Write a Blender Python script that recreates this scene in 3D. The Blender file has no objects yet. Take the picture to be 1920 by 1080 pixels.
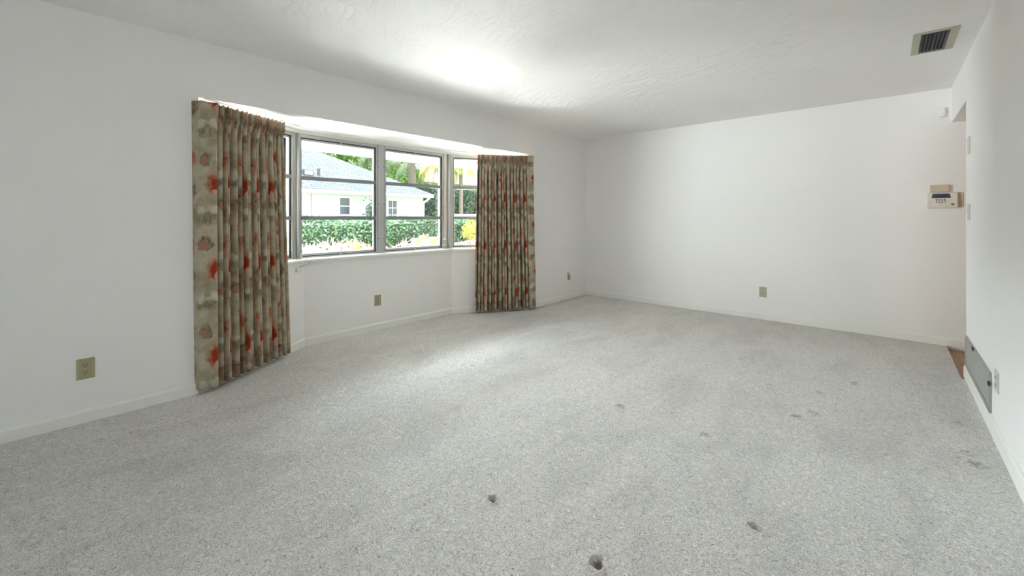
import bpy, math, random
import numpy as np
random.seed(7); rng = np.random.default_rng(7)
sc = bpy.context.scene
COL = sc.collection
R = math.radians

# ---------------------------------------------------------------- camera, world, sun, portals, added fill, exposure
YAW = math.atan(707/785)
cam = bpy.data.cameras.new('camera'); cam.lens = 785/1920*36; cam.sensor_width = 36
cam.shift_y = -133/1920; cam.clip_start = .05; cam.clip_end = 300
co = bpy.data.objects.new('camera', cam); COL.objects.link(co)
co.location = (0, 0, 1.22); co.rotation_euler = (R(90), 0, YAW); sc.camera = co

w = bpy.data.worlds.new('world'); sc.world = w; w.use_nodes = True
wn, wl = w.node_tree.nodes, w.node_tree.links; wn.clear()
wo = wn.new('ShaderNodeOutputWorld'); bg = wn.new('ShaderNodeBackground'); wl.new(bg.outputs[0], wo.inputs[0])
tc = wn.new('ShaderNodeTexCoord'); sp = wn.new('ShaderNodeSeparateXYZ'); wl.new(tc.outputs['Generated'], sp.inputs[0])
cr = wn.new('ShaderNodeValToRGB'); wl.new(sp.outputs[2], cr.inputs[0])
cr.color_ramp.elements[0].position = 0.0; cr.color_ramp.elements[0].color = (.96, .98, 1, 1)
cr.color_ramp.elements[1].position = .6; cr.color_ramp.elements[1].color = (.70, .84, 1, 1)
wl.new(cr.outputs[0], bg.inputs[0]); bg.inputs[1].default_value = 1.5

def light(name, typ, loc, rot, energy, color=(1, 1, 1), **k):
    l = bpy.data.lights.new(name, typ); l.energy = energy; l.color = color
    for a, b in k.items(): setattr(l, a, b)
    o = bpy.data.objects.new(name, l); COL.objects.link(o); o.location = loc; o.rotation_euler = rot
    return o
light('sun', 'SUN', (-9, 0, 14), (0, R(-27), R(-18)), 4.6, (1, .96, .88), angle=R(2))
def portal(loc, rz, sx, sy):
    o = light('window_portal', 'AREA', loc, (R(90), 0, rz), 1, shape='RECTANGLE', size=sx, size_y=sy); o.data.cycles.is_portal = True
portal((-4.31, 2.5, 1.42), R(-90), 1.95, 1.3); portal((-4.08, 1.03, 1.42), R(-59), 1.1, 1.3); portal((-4.08, 4.02, 1.42), R(-121), 1.1, 1.3)
portal((-1.35, -3.5, 1.05), 0, 1.3, 2.1)
# added area lights outside the bay, hidden from the camera, to brighten the room
def toward(name, loc, tgt, energy, sx, sy, color=(.96, .98, 1)):
    from mathutils import Vector
    q = (Vector(tgt)-Vector(loc)).to_track_quat('-Z', 'Y'); light(name, 'AREA', loc, q.to_euler(), energy, color, shape='RECTANGLE', size=sx, size_y=sy)
toward('fill_south', (-5.7, -.5, 1.15), (-2.3, 4.6, 1.3), 275, 1.8, 1.4)
toward('fill_north', (-6.2, 5.9, 1.15), (-1.0, .8, 1.5), 430, 1.8, 1.4)
toward('fill_below_wide', (-6.6, 2.6, -.1), (-2.6, 2.6, 2.2), 64, 7.0, .5)
toward('fill_below_near', (-4.95, 2.5, -.2), (-4.0, 2.5, 2.0), 20, 3.0, .3)
toward('fill_high_far', (-14, 2.6, 4.35), (-3, 2.5, .9), 900, 9, 1.7, (.86, .93, 1))
toward('fill_high_near', (-8.2, 2.6, 3.9), (-3.0, 2.5, .4), 560, 8, 1.1, (.78, .89, 1))
light('hall_lamp', 'POINT', (1.2, 3.6, 1.95), (0, 0, 0), 1.6, (1, .74, .50), shadow_soft_size=.09)
sc.view_settings.view_transform = 'Standard'; sc.view_settings.look = 'None'
sc.view_settings.gamma = 1; sc.view_settings.use_curve_mapping = False
sc.view_settings.exposure = 1.72
sc.cycles.max_bounces = 12; sc.cycles.diffuse_bounces = 8

# ---------------------------------------------------------------- mesh helpers
class MB:
    def __init__(s): s.v = []; s.f = []
    def add(s, vs, fs):
        n = len(s.v); s.v += [tuple(p) for p in vs]; s.f += [tuple(i+n for i in f) for f in fs]; return s
    def box(s, x0, x1, y0, y1, z0, z1):
        return s.add([(x0,y0,z0),(x1,y0,z0),(x1,y1,z0),(x0,y1,z0),(x0,y0,z1),(x1,y0,z1),(x1,y1,z1),(x0,y1,z1)],
            [(0,3,2,1),(4,5,6,7),(0,1,5,4),(1,2,6,5),(2,3,7,6),(3,0,4,7)])
    def obox(s, c, ax, ay, az, hx, hy, hz):       # oriented box: centre, three axes, half sizes
        c, ax, ay, az = map(np.array, (c, ax, ay, az)); vs = []
        for k in (-1, 1):
            for (i, j) in ((-1,-1),(1,-1),(1,1),(-1,1)): vs.append(c+ax*hx*i+ay*hy*j+az*hz*k)
        return s.add(vs, [(0,3,2,1),(4,5,6,7),(0,1,5,4),(1,2,6,5),(2,3,7,6),(3,0,4,7)])
    def cyl(s, p, q, r, r2=None, n=12):
        p, q = np.array(p, float), np.array(q, float); r2 = r if r2 is None else r2
        d = q-p; d /= np.linalg.norm(d); a = np.cross(d, (0,0,1) if abs(d[2]) < .9 else (1,0,0)); a /= np.linalg.norm(a); b = np.cross(d, a)
        vs = []
        for c, rr in ((p, r), (q, r2)):
            for i in range(n):
                t = 2*math.pi*i/n; vs.append(c+(a*math.cos(t)+b*math.sin(t))*rr)
        fs = [(i, (i+1) % n, n+(i+1) % n, n+i) for i in range(n)]+[tuple(range(n-1, -1, -1)), tuple(range(n, 2*n))]
        return s.add(vs, fs)
    def tube(s, pts, r, n=8):
        for i in range(len(pts)-1): s.cyl(pts[i], pts[i+1], r if not hasattr(r, '__len__') else r[i], r if not hasattr(r, '__len__') else r[i+1], n)
        return s
    def prism(s, poly, z0, z1):                    # ccw polygon in plan
        n = len(poly); vs = [(x, y, z0) for x, y in poly]+[(x, y, z1) for x, y in poly]
        return s.add(vs, [(i, (i+1) % n, n+(i+1) % n, n+i) for i in range(n)]+[tuple(range(n-1, -1, -1)), tuple(range(n, 2*n))])
    def sweep(s, rings):                           # closed cross-sections joined along a path
        n = len(rings[0]); vs = [p for r_ in rings for p in r_]; fs = []
        for k in range(len(rings)-1):
            for i in range(n): fs.append((k*n+i, k*n+(i+1) % n, (k+1)*n+(i+1) % n, (k+1)*n+i))
        fs += [tuple(range(n-1, -1, -1)), tuple((len(rings)-1)*n+i for i in range(n))]
        return s.add(vs, fs)
    def build(s, name, m, parent=None, bevel=0, seg=2, smooth=False):
        me = bpy.data.meshes.new(name); me.from_pydata(s.v, [], s.f); me.update()
        return link(name, me, m, parent, bevel, seg, smooth)
def link(name, me, m, parent=None, bevel=0, seg=2, smooth=False, recalc=True):
    if recalc:
        import bmesh
        b = bmesh.new(); b.from_mesh(me); bmesh.ops.recalc_face_normals(b, faces=b.faces); b.to_mesh(me); b.free()
    me.materials.append(m)
    if smooth: me.polygons.foreach_set('use_smooth', [True]*len(me.polygons))
    o = bpy.data.objects.new(name, me); COL.objects.link(o)
    if parent:
        o.parent = parent; o.location = -parent.location if parent.type == 'EMPTY' else (0, 0, 0)
    if bevel:
        md = o.modifiers.new('bevel', 'BEVEL'); md.width = bevel; md.segments = seg; md.limit_method = 'ANGLE'
    return o
def tag(o, label=None, cat=None, group=None, kind=None):
    for k, v in (('label', label), ('category', cat), ('group', group), ('kind', kind)):
        if v: o[k] = v
    return o
def empty(name, loc, label=None, cat=None, group=None, kind=None):
    o = bpy.data.objects.new(name, None); COL.objects.link(o); o.location = loc; o.empty_display_size = .1
    return tag(o, label, cat, group, kind)
def struct(o): o['kind'] = 'structure'; return o

# ---------------------------------------------------------------- materials
def mat(name, col, rough=.6, metal=0, spec=.5, sheen=0):
    m = bpy.data.materials.new(name); m.use_nodes = True; b = m.node_tree.nodes['Principled BSDF']
    b.inputs['Base Color'].default_value = (*col, 1); b.inputs['Roughness'].default_value = rough
    b.inputs['Metallic'].default_value = metal; b.inputs['Specular IOR Level'].default_value = spec
    b.inputs['Sheen Weight'].default_value = sheen
    return m
class NT:
    def __init__(s, m): s.m = m; s.n = m.node_tree.nodes; s.l = m.node_tree.links; s.b = s.n['Principled BSDF']
    def put(s, sock, v):
        if isinstance(v, bpy.types.NodeSocket): s.l.new(v, sock)
        elif v is not None: sock.default_value = v
    def node(s, t, **k):
        n = s.n.new(t)
        for a, b in k.items(): setattr(n, a, b)
        return n
    def coord(s, kind='Object'): return s.node('ShaderNodeTexCoord').outputs[kind]
    def geo(s): return s.node('ShaderNodeNewGeometry').outputs['Position']
    def mapping(s, v, scale=(1,1,1), rot=(0,0,0), loc=(0,0,0)):
        n = s.node('ShaderNodeMapping'); s.put(n.inputs[0], v); n.inputs['Scale'].default_value = scale; n.inputs['Rotation'].default_value = rot; n.inputs['Location'].default_value = loc
        return n.outputs[0]
    def noise(s, v, scale, detail=2, rough=.5, dist=0, out=0):
        n = s.node('ShaderNodeTexNoise'); s.put(n.inputs['Vector'], v); n.inputs['Scale'].default_value = scale
        n.inputs['Detail'].default_value = detail; n.inputs['Roughness'].default_value = rough; n.inputs['Distortion'].default_value = dist
        return n.outputs[out]
    def voro(s, v, scale, out='Distance', feature='F1'):
        n = s.node('ShaderNodeTexVoronoi', feature=feature); s.put(n.inputs['Vector'], v); n.inputs['Scale'].default_value = scale; return n.outputs[out]
    def math(s, op, a, b=None, c=None, clamp=False):
        n = s.node('ShaderNodeMath', operation=op, use_clamp=clamp); s.put(n.inputs[0], a); s.put(n.inputs[1], b); s.put(n.inputs[2], c); return n.outputs[0]
    def ramp(s, v, stops):
        n = s.node('ShaderNodeValToRGB'); s.put(n.inputs[0], v); e = n.color_ramp.elements
        while len(e) < len(stops): e.new(.5)
        for k, (p, c) in enumerate(stops): e[k].position = p; e[k].color = (*c, 1) if hasattr(c, '__len__') else (c, c, c, 1)
        return n.outputs[0]
    def mix(s, f, a, b, blend='MIX'):
        n = s.node('ShaderNodeMix', data_type='RGBA', blend_type=blend); s.put(n.inputs[0], f)
        for i, v in ((6, a), (7, b)):
            if isinstance(v, tuple): v = (*v, 1)
            s.put(n.inputs[i], v)
        return n.outputs[2]
    def bump(s, h, strength=.3, dist=.01, prev=None):
        n = s.node('ShaderNodeBump'); s.put(n.inputs['Height'], h); n.inputs['Strength'].default_value = strength; n.inputs['Distance'].default_value = dist
        if prev: s.l.new(prev, n.inputs['Normal'])
        return n.outputs[0]
    def color(s, v): s.put(s.b.inputs['Base Color'], v)
    def normal(s, v): s.put(s.b.inputs['Normal'], v)

def wallmat(name, col, amt=.12):
    m = mat(name, col, .55, spec=.35); t = NT(m); g = t.geo()
    t.normal(t.bump(t.noise(g, 90, 3, .6), amt, .004, t.bump(t.noise(g, 9, 2), .10, .012))); return m
M = {}
M['wall'] = wallmat('wall_paint', (.86, .85, .84))
M['hall'] = wallmat('hall_paint', (.80, .755, .69))
M['trim'] = mat('trim_paint', (.83, .83, .79), .35)
m = M['ceiling'] = mat('ceiling_texture', (.88, .87, .86), .7, spec=.2); t = NT(m); g = t.mapping(t.geo(), (1, 1, 1), (0, 0, R(25)))
gs = t.mapping(g, (.55, 1.25, 1))
h1 = t.ramp(t.noise(gs, 7.5, 6, .62, .9), [(.47, 0), (.50, .75), (.56, .85), (.60, 1)])
patch = t.ramp(t.noise(g, 1.3, 2), [(.38, .05), (.60, 1)])
t.normal(t.bump(t.math('MULTIPLY', h1, patch), .42, .010, t.bump(t.noise(g, 60, 3), .10, .003)))
m = M['soffit'] = mat('soffit_texture', (.86, .86, .84), .7, spec=.2); t = NT(m); g = t.geo()
t.normal(t.bump(t.ramp(t.noise(t.mapping(g, (1.2, .6, 1)), 9, 5, .6, .8), [(.46, 0), (.52, 1)]), .3, .006))

# carpet: short twisted pile, greige heather
m = M['carpet'] = mat('carpet_pile', (.5, .47, .43), .56, spec=.6, sheen=.4); t = NT(m); g = t.geo()
m.node_tree.nodes['Principled BSDF'].inputs['Sheen Roughness'].default_value = .45
warp = t.mix(.06, g, t.noise(g, 22, 2, out=1), 'LINEAR_LIGHT')
n1 = t.noise(warp, 92, 3, .7, 1.4); n2 = t.noise(g, 240, 2, .6)
pile = t.math('ADD', t.math('MULTIPLY', n1, .7), t.math('MULTIPLY', n2, .3))
base = t.ramp(pile, [(.38, (.17, .155, .14)), (.46, (.64, .605, .56)), (.54, (.88, .85, .81)), (.63, (.98, .96, .93))])
tread = t.ramp(t.noise(t.mapping(g, (1, .45, 1), (0, 0, R(-38))), 3.2, 5, .62, .6), [(.36, (.84, .835, .84)), (.50, (.96, .96, .96)), (.62, (1, 1, 1))])
base = t.mix(1.0, base, tread, 'MULTIPLY')
at = t.node('ShaderNodeAttribute', attribute_name='dent_brown'); base = t.mix(at.outputs['Fac'], base, (.17, .11, .06))
t.color(base); t.normal(t.bump(pile, .9, .010, t.bump(t.noise(g, 14, 4, .6, .5), .25, .012)))

m = M['wood'] = mat('wood_floor', (.35, .17, .07), .35); t = NT(m); g = t.mapping(t.geo(), (9, 1.2, 1))
t.color(t.ramp(t.noise(g, 3, 5, .6, .5), [(.3, (.22, .10, .035)), (.7, (.46, .25, .10))]))
m = M['alu'] = mat('brushed_aluminium', (.52, .53, .52), .42, .6); t = NT(m)
t.normal(t.bump(t.noise(t.mapping(t.geo(), (60, 60, 2)), 3, 2), .05, .002))
M['rail'] = mat('grey_rail', (.24, .245, .24), .5, .2)
M['dark'] = mat('dark_gap', (.02, .02, .02), .8)
M['chrome'] = mat('zinc_hardware', (.55, .57, .58), .28, .9)
M['white'] = mat('white_enamel', (.85, .85, .83), .35)
M['ivory'] = mat('ivory_plastic', (.40, .37, .22), .35)
M['ivoryA'] = mat('pale_tan_plastic', (.45, .43, .33), .35)
M['greyp'] = mat('grey_white_plastic', (.58, .56, .54), .4)
M['slot'] = mat('slot_black', (.015, .012, .01), .6)
M['grille'] = mat('grille_enamel', (.36, .37, .35), .45, .2)
M['grille_dark'] = mat('dark_grey_and_grille_shade', (.10, .10, .10), .6)  # dark grey parts, plus shade behind the louvers put in as colour
M['ventfr'] = mat('vent_frame_enamel', (.46, .45, .36), .5)
M['ventsl'] = mat('vent_slat_enamel', (.10, .115, .14), .5)
M['beige'] = mat('beige_plastic', (.62, .52, .38), .45)
M['keypad'] = mat('keypad_plastic', (.76, .72, .65), .4)
M['lcd'] = mat('lcd_glass', (.06, .075, .09), .15)
M['lcd2'] = mat('lcd_cell', (.035, .05, .09), .2)
M['nightlight'] = mat('night_light_lens', (.95, .93, .72), .3)
M['wire'] = mat('white_wire', (.75, .74, .70), .4)
m = M['glass'] = bpy.data.materials.new('window_glass'); m.use_nodes = True
n = m.node_tree.nodes; n.clear(); o_ = n.new('ShaderNodeOutputMaterial'); mx = n.new('ShaderNodeMixShader'); tr = n.new('ShaderNodeBsdfTransparent'); gl = n.new('ShaderNodeBsdfGlossy')
fr = n.new('ShaderNodeFresnel'); fr.inputs[0].default_value = 1.45; gl.inputs['Roughness'].default_value = .02; tr.inputs[0].default_value = (.96, .98, .97, 1)
L = m.node_tree.links; L.new(fr.outputs[0], mx.inputs[0]); L.new(tr.outputs[0], mx.inputs[1]); L.new(gl.outputs[0], mx.inputs[2]); L.new(mx.outputs[0], o_.inputs[0])

# ---------------------------------------------------------------- room dimensions (metres)
XL, YB, XR, YR, HC = -3.555, 5.715, .44, -3.3, 2.44
XC = .405                       # carpet edge toward the hall
BY0, BY3 = .70, 4.36            # mouth of the bay in the left wall
BP = [(XL, BY0), (-4.11, 1.625), (-4.11, 3.42), (XL, BY3)]
SILL, SOF = .82, 2.05
def off(t, closed_to_wall=None):
    """bay line pushed outward (to the yard) by t, mitred"""
    n = []
    for i in range(3):
        d = np.array(BP[i+1])-np.array(BP[i]); d /= np.linalg.norm(d); n.append(np.array((-d[1], d[0])))
    P = [np.array(p) for p in BP]; o = [P[0]+n[0]*t]
    for i in (1, 2):
        b = n[i-1]+n[i]; b /= np.linalg.norm(b); o.append(P[i]+b*t/(b@n[i]))
    o.append(P[3]+n[2]*t); return [tuple(p) for p in o]

# ---------------------------------------------------------------- structure: floor with real furniture dents
dents = [(-.764,1.301,.036,.020,1),(-.389,1.861,.030,.018,.7),(-1.273,1.290,.028,.016,.8),(-.771,2.473,.026,.015,.5),
 (-.415,3.070,.040,.015,.35),(-.350,3.200,.034,.015,.35),(-1.282,2.476,.027,.014,.4),(-.358,3.595,.026,.012,.3),(-.24,3.75,.022,.010,.2),
 (-.185,3.968,.034,.012,.3),(.300,3.188,.030,.012,.3),(.320,3.072,.036,.014,.4),(.308,3.62,.022,.010,.15),
 (-3.217,.193,.020,.010,.4),(-3.19,.34,.018,.008,.3),(-3.26,2.035,.012,.008,.8),(-.955,4.868,.018,.006,.2),(-2.93,1.60,.016,.006,.2),
 (-2.55,2.35,.014,.005,.15),(-2.35,2.75,.014,.005,.15)]
def lines(a, b, step, idx):
    s = set(np.round(np.arange(a, b, step), 4)); s.add(b)
    for d in dents:
        c, r = d[idx], d[2]*2.2
        s |= set(np.round(np.arange(c-r, c+r, .006), 4))
    v = np.array(sorted(x for x in s if a <= x <= b)); keep = [v[0]]
    for x in v[1:]:
        if x-keep[-1] > .0035: keep.append(x)
    keep[-1] = b; return np.array(keep)
gx, gy = lines(-4.16, XR+.02, .06, 0), lines(YR, YB, .06, 1)
gx = np.sort(np.append(gx[np.abs(gx-XC) > .004], XC))
GX, GY = np.meshgrid(gx, gy); Z = np.zeros_like(GX); ST = np.zeros_like(GX)
for (dx, dy, r, dep, st) in dents:
    r *= .78
    an = rng.uniform(0, 3); q = (GX-dx)*math.cos(an)+(GY-dy)*math.sin(an); p = -(GX-dx)*math.sin(an)+(GY-dy)*math.cos(an)
    rr = np.sqrt((q/1.0)**2+(p/.72)**2)+.004*np.sin(5*np.arctan2(p, q)+dx*9)
    f = 1/(1+np.exp((rr-r)/(r*.14))); Z -= dep*.85*f
    Z += .005*np.exp(-((rr-r*1.45)/(r*.32))**2)*(1-.8*np.sin(np.arctan2(GY-dy, GX-dx)))
    ST = np.maximum(ST, st*1/(1+np.exp((rr-r*.80)/(r*.08))))  # brown tint towards the bottom of each dent
ny, nx = GX.shape; idx = np.arange(nx*ny).reshape(ny, nx)
V = np.stack([GX.ravel(), GY.ravel(), Z.ravel()], 1)
Fq = np.stack([idx[:-1,:-1].ravel(), idx[:-1,1:].ravel(), idx[1:,1:].ravel(), idx[1:,:-1].ravel()], 1)
_c = V[Fq].mean(1); Fq = Fq[~((_c[:, 0] > XC) & (_c[:, 1] > 4.60))]
def npmesh(name, V, F, uv=None):
    me = bpy.data.meshes.new(name); k = F.shape[1]
    me.vertices.add(len(V)); me.vertices.foreach_set('co', np.asarray(V, np.float32).ravel())
    me.loops.add(F.size); me.loops.foreach_set('vertex_index', F.astype(np.int32).ravel())
    me.polygons.add(len(F)); me.polygons.foreach_set('loop_start', np.arange(0, F.size, k, dtype=np.int32))
    me.polygons.foreach_set('loop_total', np.full(len(F), k, np.int32)); me.update(calc_edges=True); me.validate()
    if uv is not None:
        l = me.uv_layers.new(name='UVMap'); l.data.foreach_set('uv', np.asarray(uv, np.float32)[F.ravel()].ravel())
    return me
me = npmesh('floor', V, Fq); a = me.attributes.new('dent_brown', 'FLOAT', 'POINT'); a.data.foreach_set('value', ST.ravel().astype(np.float32))
struct(link('floor', me, M['carpet'], smooth=True, recalc=False))
struct(MB().box(XL-.75, XC, YR-.1, YB+.15, -.25, -.05).build('floor_slab', M['hall']))
struct(MB().box(XC, 2.0, 2.4, YB+.1, -.25, -.03).build('floor_hall', M['wood']))

# ceiling
struct(MB().box(XL-.2, XR+.14, YR-.2, YB+.2, HC, HC+.12).build('ceiling', M['ceiling']))
# left wall: near part, far part, header over the bay
lw = MB(); XO = XL-.17
lw.box(XO, XL, YR-.2, BY0, -.25, HC); lw.box(XO, XL, BY3, YB+.15, -.25, HC); lw.box(XO, XL, BY0, BY3, SOF+.001, HC)
struct(lw.build('wall_left', M['wall']))
struct(MB().box(XL, 2.0, YB, YB+.15, -.25, HC+.1).build('wall_back', M['wall']))
rw = MB(); YO = 4.71; HD = 2.115
rw.box(XR, XR+.12, YR-.2, YO, -.05, HC); rw.box(XR, XR+.12, YO, YB, HD, HC)
struct(rw.build('wall_right', M['wall']))
# rear wall (behind the camera) with a glass door added to let in sky fill
re = MB(); WX0, WX1, WZ1 = -2.0, -.7, 2.08
re.box(XL, WX0, YR-.14, YR, -.05, HC).box(WX1, XR, YR-.14, YR, -.05, HC).box(WX0, WX1, YR-.14, YR, WZ1, HC)
rd = MB()
for x in (WX0, -1.375, WX1-.05): rd.box(x, x+.05, YR-.10, YR-.04, 0, WZ1)
rd.box(WX0+.05, WX1-.05, YR-.099, YR-.041, 2.03, 2.08).box(WX0+.05, WX1-.05, YR-.099, YR-.041, -.05, .05)
dr = struct(rd.build('fill_door_1', M['white'])); MB().box(WX0+.05, WX1-.05, YR-.075, YR-.070, .05, 2.03).build('pane', M['glass'], dr)
struct(re.build('wall_rear', M['wall']))
# hall beyond the opening
hw = MB(); hw.box(1.75, 1.87, 2.4, YB, -.05, 2.2); hw.box(XR+.12, 1.75, 2.3, 2.42, -.05, 2.2)
struct(hw.build('wall_hall', M['hall']))
struct(MB().box(XR+.12, 1.87, 2.3, YB, HD, 2.23).build('ceiling_hall', M['hall']))
# paint of the opening's return
struct(MB().box(XR-.002, XR+.122, YO-.014, YO+.004, 0, HD).build('trim_1', M['trim'], bevel=.001))

# bay: low wall under the windows, soffit, head
inn, out = off(0), off(.17)
pw = MB()
for i in range(3):
    a, b, c, d = inn[i], inn[i+1], out[i+1], out[i]
    pw.prism([a, b, c, d], -.25, SILL-.02)
struct(pw.build('wall_bay', M['wall']))
ext = off(.17); struct(MB().prism([(XL-.0005, BY0-.05)]+[(XL-.0005, BY3+.05)]+[ext[3], ext[2], ext[1], ext[0]], SOF, SOF+.06).build('ceiling_bay', M['soffit']))
def strip(o1, o2, z0, z1):
    a, b = off(o1), off(o2); s = MB()
    for i in range(3): s.prism([a[i], a[i+1], b[i+1], b[i]], z0, z1)
    return s
sl = strip(-.022, .105, SILL-.028, SILL)
struct(sl.build('trim_2', M['trim'], bevel=.006))          # window stool
struct(strip(-.006, .0, SILL-.055, SILL-.028).build('trim_3', M['trim'], bevel=.002))
struct(strip(.085, .17, 2.022, SOF+.0).build('trim_4', M['trim'], bevel=.002))

# baseboards
def basebd(name, pts, h=.078, th=.014, side=1):
    prof = [(0, 0), (th, 0), (th, h*.80), (th*.75, h*.92), (th*.35, h), (0, h)]
    P = [np.array(p, float) for p in pts]; rings = []
    for i, p in enumerate(P):
        ns = []
        if i > 0: d = P[i]-P[i-1]; d /= np.linalg.norm(d); ns.append(np.array((d[1], -d[0]))*side)
        if i < len(P)-1: d = P[i+1]-P[i]; d /= np.linalg.norm(d); ns.append(np.array((d[1], -d[0]))*side)
        b = sum(ns); b /= np.linalg.norm(b); k = 1/(b@ns[0])
        rings.append([(*(p+b*k*a_), z_-.002) for a_, z_ in prof])
    return struct(MB().sweep(rings).build(name, M['trim']))
basebd('baseboard_left', [(XL, YR), (XL, BY0)]); basebd('baseboard_bay', [inn[0], inn[1], inn[2], inn[3]]); basebd('baseboard_far_left', [(XL, BY3), (XL, YB)])
basebd('baseboard_back', [(XL+.01, YB), (1.7, YB)]); basebd('baseboard_right', [(XR, YO+.004), (XR, YR)], .09, .015)
# ---------------------------------------------------------------- windows of the bay
WT, WB = 2.022, SILL                    # frame top and bottom
def window(name, a, b, n_out, glass_in=.0, crank=None, seed=0):
    """three-light aluminium awning window between plan points a and b (left to right from inside)"""
    a, b = np.array(a), np.array(b); d = b-a; Lw = np.linalg.norm(d); d /= Lw; d3 = np.array((*d, 0)); n3 = np.array((*n_out, 0)); z3 = np.array((0, 0, 1.))
    def P(s, z, o=0): return np.array((a[0]+d[0]*s+n_out[0]*o, a[1]+d[1]*s+n_out[1]*o, z))
    def bar(mb, s0, s1, z0, z1, o0, o1): mb.obox(P((s0+s1)/2, (z0+z1)/2, (o0+o1)/2), d3, n3, z3, (s1-s0)/2, (o1-o0)/2, (z1-z0)/2)
    root = empty(name, (*(P(Lw/2, WB)[:2]), WB)); root['kind'] = 'structure'
    f = MB()
    bar(f, 0, .022, WB, WT, 0, .075); bar(f, Lw-.022, Lw, WB, WT, 0, .075)
    bar(f, .022, Lw-.022, WT-.034, WT, 0, .075); bar(f, .022, Lw-.022, WB+.001, WB+.016, 0, .075)
    bar(f, .006, .014, WB, WT, -.006, 0); bar(f, Lw-.014, Lw-.006, WB, WT, -.006, 0)
    f.build('frame', M['alu'], root, bevel=.0015)
    g = MB(); bar(g, .022, Lw-.022, WT-.042, WT-.034, .004, .06); bar(g, .022, Lw-.022, WB+.016, WB+.021, .004, .06)
    bar(g, .022, .027, WB+.021, WT-.042, .006, .06); bar(g, Lw-.027, Lw-.022, WB+.021, WT-.042, .006, .06)
    g.build('gasket', M['dark'], root)
    zs = [WB+.021, 1.21, 1.60, WT-.042]
    for k in range(3):
        z0, z1 = zs[k], zs[k+1]; s = MB(); e = .017; bt = .024 if k == 0 else .009; tp = .018 if k == 2 else .009
        bar(s, .027, .022+e, z0, z1, .018, .045); bar(s, Lw-.022-e, Lw-.027, z0, z1, .018, .045)
        bar(s, .022+e, Lw-.022-e, z1-tp, z1, .012, .045); bar(s, .022+e, Lw-.022-e, z0, z0+bt, .012, .045)
        sh = s.build('sash', M['rail'] if 0 else M['alu'], root, bevel=.0012)
        p = MB(); bar(p, .022+e, Lw-.022-e, z0+bt, z1-tp, .030, .034); p.build('pane', M['glass'], sh)
    for zc in (1.21, 1.60):
        r_ = MB(); bar(r_, .022, Lw-.022, zc-.019, zc+.019, .004, .022); r_.build('muntin', M['rail'], root, bevel=.002)
    for zc, up in ((WB+.026, 1), (WT-.040, -1)):
        c = MB(); bar(c, Lw/2-.006, Lw/2+.006, zc-.012, zc+.022*up if up > 0 else zc+.012, -.004, .014); c.build('clip', M['chrome'], root, bevel=.001)
    if crank is not None:
        s = .014 if crank == 0 else Lw-.014; k = MB(); sg = 1 if crank == 0 else -1
        bar(k, s-.014, s+.014, WB+.002, WB+.050, -.03, -.002); k.build('crank_housing', M['alu'], root, bevel=.004)
        h = MB(); h.tube([P(s, WB+.046, -.03), P(s+.004*sg, WB+.066, -.044), P(s-.006*sg, WB+.125, -.040)], .0055)
        h.cyl(P(s-.006*sg, WB+.122, -.052), P(s-.006*sg, WB+.122, -.030), .008); h.build('crank_handle', M['chrome'], root, smooth=False)
    return root
w0, w1, w2, w3 = off(.10)
nr = lambda a, b: tuple(np.array((-(b[1]-a[1]), b[0]-a[0]))/np.hypot(b[0]-a[0], b[1]-a[1]))
def lerp(a, b, s): L_ = np.hypot(b[0]-a[0], b[1]-a[1]); return (a[0]+(b[0]-a[0])*s/L_, a[1]+(b[1]-a[1])*s/L_)
LA = np.hypot(w1[0]-w0[0], w1[1]-w0[1]); LC = w2[1]-w1[1]
window('window_1', lerp(w0, w1, .05), lerp(w0, w1, LA-.045), nr(w0, w1), crank=None)
window('window_2', (w1[0], 1.612), (w1[0], 2.452), (-1, 0), crank=0)
window('window_3', (w1[0], 2.527), (w1[0], 3.372), (-1, 0), crank=1)
window('window_4', lerp(w2, w3, .045), lerp(w2, w3, LA-.05), nr(w2, w3), crank=None)
def post(name, pts, rel):       # mullion post with rounded cover
    m_ = MB(); m_.prism(pts, WB, WT); o = struct(m_.build(name, M['alu'], bevel=.004, seg=3)); return o
post('trim_5', [(w1[0]+.008, 2.452), (w1[0]+.008, 2.527), (w1[0]-.085, 2.527), (w1[0]-.085, 2.452)], 0)
for nm, c, pa, pb in (('trim_6', w1, lerp(w0, w1, LA-.045), (w1[0], 1.612)), ('trim_7', w2, (w2[0], 3.372), lerp(w2, w3, .045))):
    o1, o2 = off(.092), off(.185); k = 1 if c is w1 else 2
    na = np.array(nr(w0, w1)) if k == 1 else np.array((-1., 0)); nb = np.array((-1., 0)) if k == 1 else np.array(nr(w2, w3))
    pa, pb = np.array(pa), np.array(pb)
    post(nm, [tuple(pa-na*.008), tuple(o1[k]), tuple(pb-nb*.008), tuple(pb+nb*.085), tuple(o2[k]), tuple(pa+na*.085)], 0)
    r_ = MB(); q = o1[k]; e = np.array(o1[k])+(-na-nb)*.006; r_.cyl((*e, WB+.003), (*e, WT-.003), .013, n=16); struct(r_.build(nm.replace('6', '8').replace('7', '9'), M['alu'], smooth=True))
# end posts where the side windows meet the wall
post('trim_10', [lerp(w0, w1, -.04), lerp(w0, w1, .05), lerp(off(.18)[0], off(.18)[1], .05), lerp(off(.18)[0], off(.18)[1], -.04)], 0)
post('trim_11', [lerp(w2, w3, LA-.05), lerp(w2, w3, LA+.04), lerp(off(.18)[2], off(.18)[3], LA+.04), lerp(off(.18)[2], off(.18)[3], LA-.05)], 0)
# screws on the posts
sc_ = MB()
for y in (2.457, 2.522, 1.606, 3.378):
    for z in (1.78, 1.36, .98): sc_.cyl((w1[0]+.007, y, z), (w1[0]+.012, y, z), .0045, n=8)
struct(sc_.build('trim_12', M['dark']))

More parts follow.
